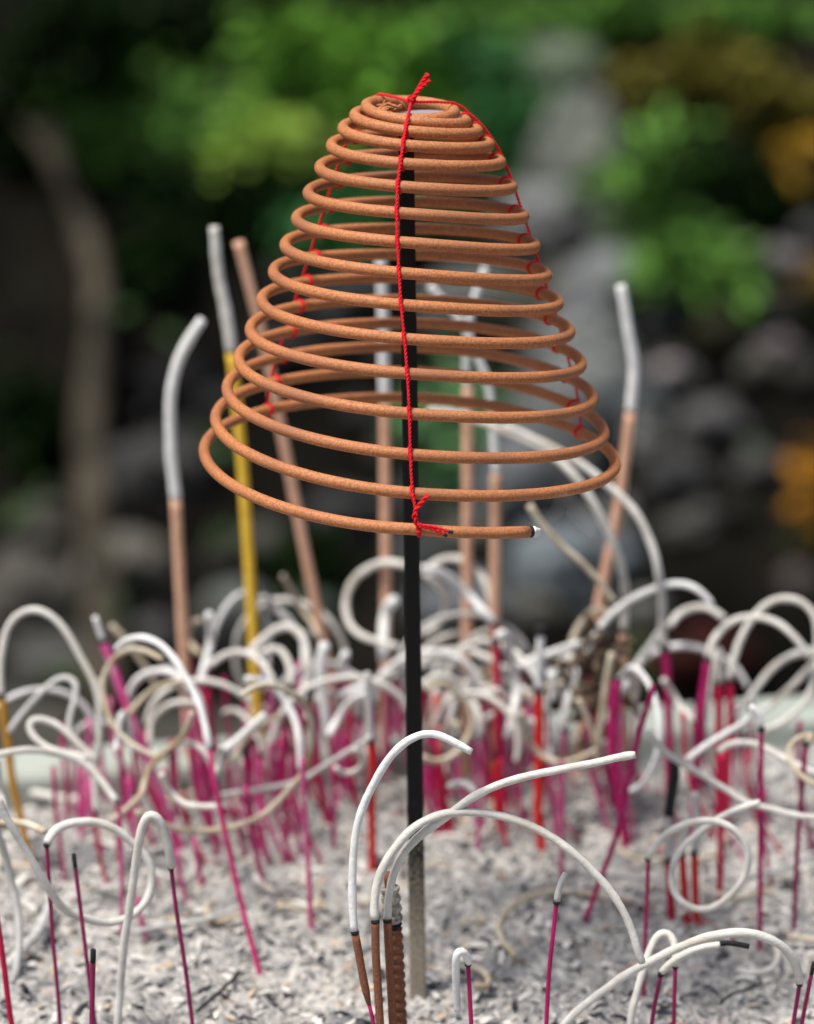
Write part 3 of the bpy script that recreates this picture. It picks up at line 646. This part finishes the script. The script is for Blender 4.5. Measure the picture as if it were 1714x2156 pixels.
rf = random.Random(33)
for i in range(26):
    g = ground(rf.uniform(40, 1680), rf.uniform(1640, 1960)); a_ = rf.uniform(0, 6.28); rad = rf.uniform(.006, .016); q0 = rf.uniform(.8, 3.2); P = []
    for k in range(9):
        q = a_+q0*k/8; p = g+Vector((math.cos(q)*rad, math.sin(q)*rad*.8, 0)); P.append(Vector((p.x, p.y, bed_z(p.x, p.y)*.4+.004+.002*math.sin(k))))
    ak = rf.choice(('ashg', 'ashb', 'ash')); o, _ = ash_tube('fallen_ash_curl', P, rf.uniform(.0009, .0013), ak, None, P[0]); o.location = P[0]
    tag(o, 'short broken pale ash curl lying low between the stick feet', 'ash curl', 'broken ash curls between the stick feet')

# ---- charred clump
mb = MB(); c0 = at_y(1255, 1420, .15); rr2 = random.Random(5)
for i in range(70):
    p = c0+Vector((rr2.gauss(0, .005), rr2.gauss(0, .006), rr2.gauss(-.002, .011))); d = Vector((rr2.uniform(-1, 1), rr2.uniform(-1, 1), rr2.uniform(-1, 1)))*.004
    mb.tube([p-d, p, p+d], lambda u: .0015*(1.1-abs(u-.5)), 6)
tag(mb.build('charred_clump', mat('burnt_crumbs', (.02, .017, .015), (.16, .11, .07), 300, 1), loc=Vector((c0.x, c0.y, 0))), 'clump of charred crumbs caught among the sticks right of centre', 'ash clump')

# ------------------------------------------------------------------ background
earth_shaded = mat('earth_shade_in_colour', (.002, .002, .0018), (.010, .009, .007), 3, 1, .6, 9, dist=.05, spec=.02)  # near-black albedo: shade under trees is put into the bank's colour
g_ = MB(); g_.v = [Vector((x, y, -.87)) for x, y in ((-60, -40), (60, -40), (60, 60), (-60, 60))]; g_.f = [(0, 1, 2, 3)]
tag(g_.build('ground', mat('paving_ground', (.03, .03, .024), (.06, .058, .048), 2, .9, .3, 30, dist=.01), smooth=False), 'grey brown paved ground around the trough', None, kind='structure')
def bank_y(x, z): return 3.95+(.30*z if z > 0 else 1.45*z)+.25*noise.noise(Vector((x*.8, z*.9, 2)))+.18*noise.noise(Vector((x*2.6, z*2.6, 5)))+.06*noise.noise(Vector((x*9, z*9, 1)))
mb = MB(); nx, nz_ = 150, 80
for j in range(nz_+1):
    for i in range(nx+1):
        x = -6+12*i/nx; z = -1.0+4.2*j/nz_; mb.v.append(Vector((x, bank_y(x, z)+(.5 if z > 2.6 else 0), z)))
for j in range(nz_):
    for i in range(nx): q = j*(nx+1)+i; mb.f.append((q, q+nx+1, q+nx+2, q+1)[::-1])
tag(mb.build('bank', earth_shaded), 'earth bank behind the trough, blackened to stand for tree shade', None, kind='structure')

import bmesh
def rock(label, px, py, rpx, c, squash=.8, dz=.0, group='boulders in the bank'):
    D = 3.8
    for _ in range(12):
        p = at_d(px, py, D); D += .5*(bank_y(p.x, p.z)-.02-p.y)
    p = at_d(px, py, D); rad = rpx/F*D
    
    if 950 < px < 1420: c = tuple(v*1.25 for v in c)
    bm = bmesh.new(); bmesh.ops.create_icosphere(bm, subdivisions=4, radius=1)
    sd = Vector((px*.013, py*.017, 1))
    for v in bm.verts:
        d = v.co.normalized(); k = 1+.40*noise.noise(d*1.3+sd)+.26*noise.noise(d*3.2+sd)+.12*noise.noise(d*8+sd)
        v.co = Vector((d.x*rad*k*1.05, d.y*rad*k*.6, d.z*rad*k*squash))
    me = bpy.data.meshes.new('boulder'); bm.to_mesh(me); bm.free()
    for q in me.polygons: q.use_smooth = True
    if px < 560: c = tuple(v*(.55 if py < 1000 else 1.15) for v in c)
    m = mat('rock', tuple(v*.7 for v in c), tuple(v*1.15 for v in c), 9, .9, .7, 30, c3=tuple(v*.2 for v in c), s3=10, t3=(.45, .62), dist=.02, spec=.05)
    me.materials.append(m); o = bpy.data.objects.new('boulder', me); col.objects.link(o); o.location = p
    tag(o, label, 'boulder', group)
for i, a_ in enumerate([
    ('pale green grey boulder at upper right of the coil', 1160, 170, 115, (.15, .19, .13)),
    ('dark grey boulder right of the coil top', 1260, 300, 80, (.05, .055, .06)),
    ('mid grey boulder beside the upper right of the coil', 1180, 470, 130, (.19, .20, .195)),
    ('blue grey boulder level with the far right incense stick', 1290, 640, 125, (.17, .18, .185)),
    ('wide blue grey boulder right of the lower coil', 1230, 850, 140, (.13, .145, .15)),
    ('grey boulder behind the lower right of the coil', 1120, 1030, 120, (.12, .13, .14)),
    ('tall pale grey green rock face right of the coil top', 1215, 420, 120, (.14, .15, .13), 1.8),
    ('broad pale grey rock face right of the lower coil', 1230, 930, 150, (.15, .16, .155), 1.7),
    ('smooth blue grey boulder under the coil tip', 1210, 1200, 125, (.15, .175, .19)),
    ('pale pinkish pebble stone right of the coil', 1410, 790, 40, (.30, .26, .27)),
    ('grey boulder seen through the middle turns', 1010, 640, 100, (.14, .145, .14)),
    ('dark grey boulder behind the left turns', 760, 640, 90, (.055, .06, .06)),
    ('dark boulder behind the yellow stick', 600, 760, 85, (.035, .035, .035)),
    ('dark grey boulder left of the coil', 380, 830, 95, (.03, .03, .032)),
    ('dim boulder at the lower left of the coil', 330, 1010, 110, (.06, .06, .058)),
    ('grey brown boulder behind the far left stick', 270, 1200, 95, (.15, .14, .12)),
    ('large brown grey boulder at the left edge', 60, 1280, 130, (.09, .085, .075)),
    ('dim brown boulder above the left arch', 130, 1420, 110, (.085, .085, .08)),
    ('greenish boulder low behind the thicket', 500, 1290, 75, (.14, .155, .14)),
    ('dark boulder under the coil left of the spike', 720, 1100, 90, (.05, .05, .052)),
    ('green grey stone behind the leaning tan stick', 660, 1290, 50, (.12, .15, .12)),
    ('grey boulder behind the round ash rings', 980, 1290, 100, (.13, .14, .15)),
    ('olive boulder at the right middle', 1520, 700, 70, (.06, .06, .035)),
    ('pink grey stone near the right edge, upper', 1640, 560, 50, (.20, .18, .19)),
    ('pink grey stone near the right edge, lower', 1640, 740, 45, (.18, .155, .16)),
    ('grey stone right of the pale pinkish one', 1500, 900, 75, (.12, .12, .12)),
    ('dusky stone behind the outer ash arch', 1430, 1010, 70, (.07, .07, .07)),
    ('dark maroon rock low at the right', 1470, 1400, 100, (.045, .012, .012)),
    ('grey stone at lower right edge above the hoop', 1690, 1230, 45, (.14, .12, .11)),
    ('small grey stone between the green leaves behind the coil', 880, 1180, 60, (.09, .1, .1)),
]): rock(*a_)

def leaf_mat(name, c, spread=.45):
    m = bpy.data.materials.new(name); m.use_nodes = True; n = m.node_tree; b = n.nodes['Principled BSDF']
    gi = n.nodes.new('ShaderNodeNewGeometry'); r = n.nodes.new('ShaderNodeValToRGB')
    r.color_ramp.elements[0].color = (*[v*(1-spread) for v in c], 1); r.color_ramp.elements[1].color = (*[min(1, v*(1+spread)) for v in c], 1)
    n.links.new(gi.outputs['Random Per Island'], r.inputs[0]); n.links.new(r.outputs[0], b.inputs['Base Color']); b.inputs['Roughness'].default_value = .5
    b.inputs['Specular IOR Level'].default_value = .06
    return m
LM = {'mid': leaf_mat('leaf_mid', (.11, .24, .045)), 'bright': leaf_mat('leaf_bright', (.12, .28, .035)), 'yel': leaf_mat('leaf_yellowgreen', (.24, .38, .06)),
      'dark': leaf_mat('leaf_shade_black', (.006, .016, .003)), 'blue': leaf_mat('leaf_deep', (.045, .15, .045)), 'olive': leaf_mat('leaf_olive', (.11, .10, .018)),  # 'dark' leaves are almost black, shade put into their colour
      'pale': leaf_mat('leaf_pale', (.13, .27, .11)), 'orange': leaf_mat('petal_orange', (.34, .15, .012), .35), 'ochre': leaf_mat('petal_ochre', (.34, .20, .02), .35)}
bark = mat('bark', (.032, .027, .018), (.08, .068, .046), 14, .95, .8, 40, c3=(.010, .009, .006), s3=9, dist=.02)
def shrub(label, px, py, rx, ry, lm, n_=420, size=.038, cat='shrub', name='shrub', off=.12, leafn='foliage'):
    D = 3.8
    for _ in range(12):
        p = at_d(px, py, D); D += .5*(bank_y(p.x, p.z)-off-p.y)
    p = at_d(px, py, D); wx, wz = rx/F*D, ry/F*D; rs = random.Random(int(px*7+py))
    e = empty(name, p-Vector((0, 0, wz)), label, cat, 'shrubs on the bank' if name == 'shrub' else None)
    mb = MB(); cl = [(rs.gauss(0, .45), rs.gauss(0, .45), rs.random()) for _ in range(9)]
    for i in range(n_):
        c = rs.choice(cl); q = Vector(((c[0]+rs.gauss(0, .28))*wx, rs.gauss(0, .5)*min(wx, wz)*.6+off*.2, (c[1]+rs.gauss(0, .28))*wz+wz))
        s = size*rs.uniform(.5, 1.3); d = Vector((rs.gauss(0, 1), rs.gauss(0, 1)-.4, rs.gauss(0, .6)-.3)).normalized(); b2 = d.orthogonal().normalized(); b2.rotate(Matrix.Rotation(rs.uniform(0, 6.28), 3, d)); u = d.cross(b2)
        o = len(mb.v)
        for t, wd, h in ((0, .03, 0), (.3, .42, .08), (.65, .38, .1), (1, .02, -.05)):
            mb.v += [q+d*(t*s)+b2*(wd*s*.5)+u*(h*s), q+d*(t*s)+u*(h*s-.06*s), q+d*(t*s)-b2*(wd*s*.5)+u*(h*s)]
        for t in range(3):
            for k in range(2): mb.f.append((o+t*3+k, o+t*3+k+1, o+t*3+k+4, o+t*3+k+3))
    mb.build(leafn, LM[lm], e)
    st = MB()
    for c in cl[:6]:
        a2 = Vector((c[0]*wx*.2, off+.05, 0)); b2 = Vector((c[0]*wx, 0, c[1]*wz+wz)); st.tube(catmull([a2, a2.lerp(b2, .5)+Vector((.02, 0, .02)), b2], 3), lambda u: .006*(1-.7*u), 6)
    st.build('stems', bark, e)
for a_ in [
    ('leafy green shrub at upper left', 230, 210, 120, 80, 'mid'), ('broad green shrub left of the coil top', 400, 270, 150, 95, 'mid'),
    ('yellow green shrub beside the coil upper left', 560, 330, 120, 85, 'yel'), ('dark green shrub below the yellow green one', 480, 430, 170, 70, 'dark'),
    ('bright green shrub above the coil, left', 680, 90, 110, 90, 'bright'), ('bright green shrub directly above the coil', 830, 170, 110, 100, 'bright'),
    ('deep green shrub above the coil at right', 1010, 170, 140, 120, 'blue'), ('green shrub at the top edge above the coil', 960, 30, 160, 50, 'mid'),
    ('deep green shrub behind the coil shoulder', 1080, 330, 90, 90, 'blue'), ('bright leafy spray at the top edge right of the coil', 1290, 30, 140, 50, 'mid'),
    ('green leafy spray at the top right corner', 1580, 30, 150, 50, 'mid'), ('dark olive shrub at upper right', 1450, 170, 110, 90, 'olive'),
    ('olive shrub near the right edge', 1620, 220, 90, 80, 'olive'), ('green shrub at right above the stones', 1390, 430, 110, 120, 'mid'),
    ('dark green shrub right of the green one', 1560, 420, 110, 90, 'dark'), ('low green shrub at right', 1480, 580, 90, 70, 'mid'),
    ('pale green plant glimpsed through the lower turns', 930, 900, 100, 140, 'pale'), ('dark shrub at the far left edge', 40, 260, 70, 120, 'dark'),
    ('shrub with shade black leaves added over the trunk at the top left corner', 130, 110, 130, 120, 'dark', 420, .038, 'shrub', 'shrub', .3), ('dark shrub at the top edge left', 330, 40, 160, 60, 'dark'), ('dark low shrub left of the coil', 330, 560, 90, 80, 'dark'), ('deep green shrub behind the left turns', 740, 470, 110, 90, 'blue'),  # first shrub is added over the trunk to blacken that corner
    ('small green sprig low left of the coil', 640, 1180, 50, 50, 'dark'), ('olive leaves at the left edge', 60, 900, 60, 120, 'dark'),
]: shrub(*a_)
shrub('orange yellow blossom cluster near the upper right edge', 1685, 340, 26, 60, 'ochre', 42, .035, 'flowers', 'flower_cluster', .2, 'petals')
shrub('large orange blossom cluster at the right edge', 1730, 1070, 20, 120, 'orange', 55, .04, 'flowers', 'flower_cluster', .2, 'petals')
shrub('golden leaf tuft at the right edge between the blossoms', 1712, 600, 16, 40, 'ochre', 14, .03, 'flowers', 'flower_cluster', .2, 'petals')

# creeping undergrowth over the bank: sparse where stones show, thick away from them
ru = random.Random(77); mb = MB()
for i in range(15000):
    x = ru.uniform(-3.6, 3.6); z = ru.uniform(-1.0, 1.6)
    edge = abs(x) > .62 or z > .12
    dens = .5+.5*noise.noise(Vector((x*1.7, z*1.7, 4)))
    if ru.random() > (dens*1.3 if edge else .22*dens): continue
    q = Vector((x, bank_y(x, z)-ru.uniform(.0, .14), z)); s_ = ru.uniform(.03, .07)
    for _ in range(3 if edge else 2):
        d = Vector((ru.gauss(0, 1), ru.gauss(0, 1)-.5, ru.gauss(0, .6)-.2)).normalized(); b2 = d.orthogonal().normalized(); b2.rotate(Matrix.Rotation(ru.uniform(0, 6.28), 3, d)); o = len(mb.v)
        mb.v += [q, q+d*s_*.5+b2*s_*.22, q+d*s_, q+d*s_*.5-b2*s_*.22]; mb.f.append((o, o+1, o+2, o+3))
tag(mb.build('undergrowth', leaf_mat('leaf_ground', (.045, .085, .03), .7)), 'low creeping undergrowth over the earth bank', 'undergrowth', kind='stuff')

# tree trunk at left
def on_bank(x, y, off):
    D = 3.8
    for _ in range(12): p = at_d(x, y, D); D += .5*(bank_y(p.x, p.z)-off-p.y)
    return at_d(x, y, D)
L = [on_bank(x, y, .12) for x, y in ((92, 250), (125, 370), (170, 470), (205, 590), (205, 720), (190, 880), (195, 1050), (215, 1250), (215, 1500))]
org = L[-1].copy(); te = empty('tree', org, 'slim pale brown tree trunk rising at the left of the bank', 'tree')
MB().tube([p-org for p in catmull(L, 6)], lambda u: .010+.016*u+.010*noise.noise(Vector((u*9, 1, 0))), 14).build('trunk', bark, te)
MB().tube([p-org for p in catmull([on_bank(125, 370, .12), on_bank(100, 320, .13), on_bank(40, 250, .14), on_bank(-20, 200, .14)], 6)], lambda u: .008-.004*u, 10).build('limb', bark, te)
# small stones filling the rockery
rk = random.Random(21)
for n_, bx, gr, lb, gp in ((34, (960, 1400, 330, 1330), (.05, .17), 'small grey stone in the rockery right of the coil', 'small stones right of the coil'),
                       (16, (1400, 1714, 480, 1150), (.02, .13), 'small mottled stone in the rockery near the right edge', 'small stones near the right edge'),
                       (16, (60, 560, 850, 1400), (.02, .10), 'small dim stone in the rockery at lower left', 'small stones at lower left'),
                       (12, (560, 960, 560, 1250), (.02, .09), 'small dark stone in the rockery behind the coil', 'small stones behind the coil')):
    for _ in range(n_):
        v = rk.uniform(*gr); t = rk.uniform(.8, 1.0)
        rock(lb, rk.uniform(bx[0], bx[1]), rk.uniform(bx[2], bx[3]), rk.uniform(22, 60), (v, v*(.94+.06*t), v*t), rk.uniform(.6, 1.1), group=gp)

# ------------------------------------------------------------------ faint smoke from the glowing tip
sm = bpy.data.materials.new('smoke'); sm.use_nodes = True; n = sm.node_tree; n.nodes.remove(n.nodes['Principled BSDF'])
pv = n.nodes.new('ShaderNodeVolumePrincipled'); pv.inputs['Color'].default_value = (.97, .985, 1, 1); pv.inputs['Density'].default_value = 9
n.links.new(pv.outputs[0], n.nodes['Material Output'].inputs['Volume'])
mb = MB()
for P_ in (((1120, 1112), (1125, 1105), (1140, 1098), (1165, 1085), (1185, 1055), (1200, 1060), (1225, 1085), (1260, 1110)),):
    mb.tube(catmull([at_y(x, y, -.05+.0006*i) for i, (x, y) in enumerate(P_)], 6), lambda u: .0008+.0035*u, 10)
tag(mb.build('smoke', sm), 'faint bluish wisp of smoke drifting from the coil tip', 'smoke', kind='stuff')
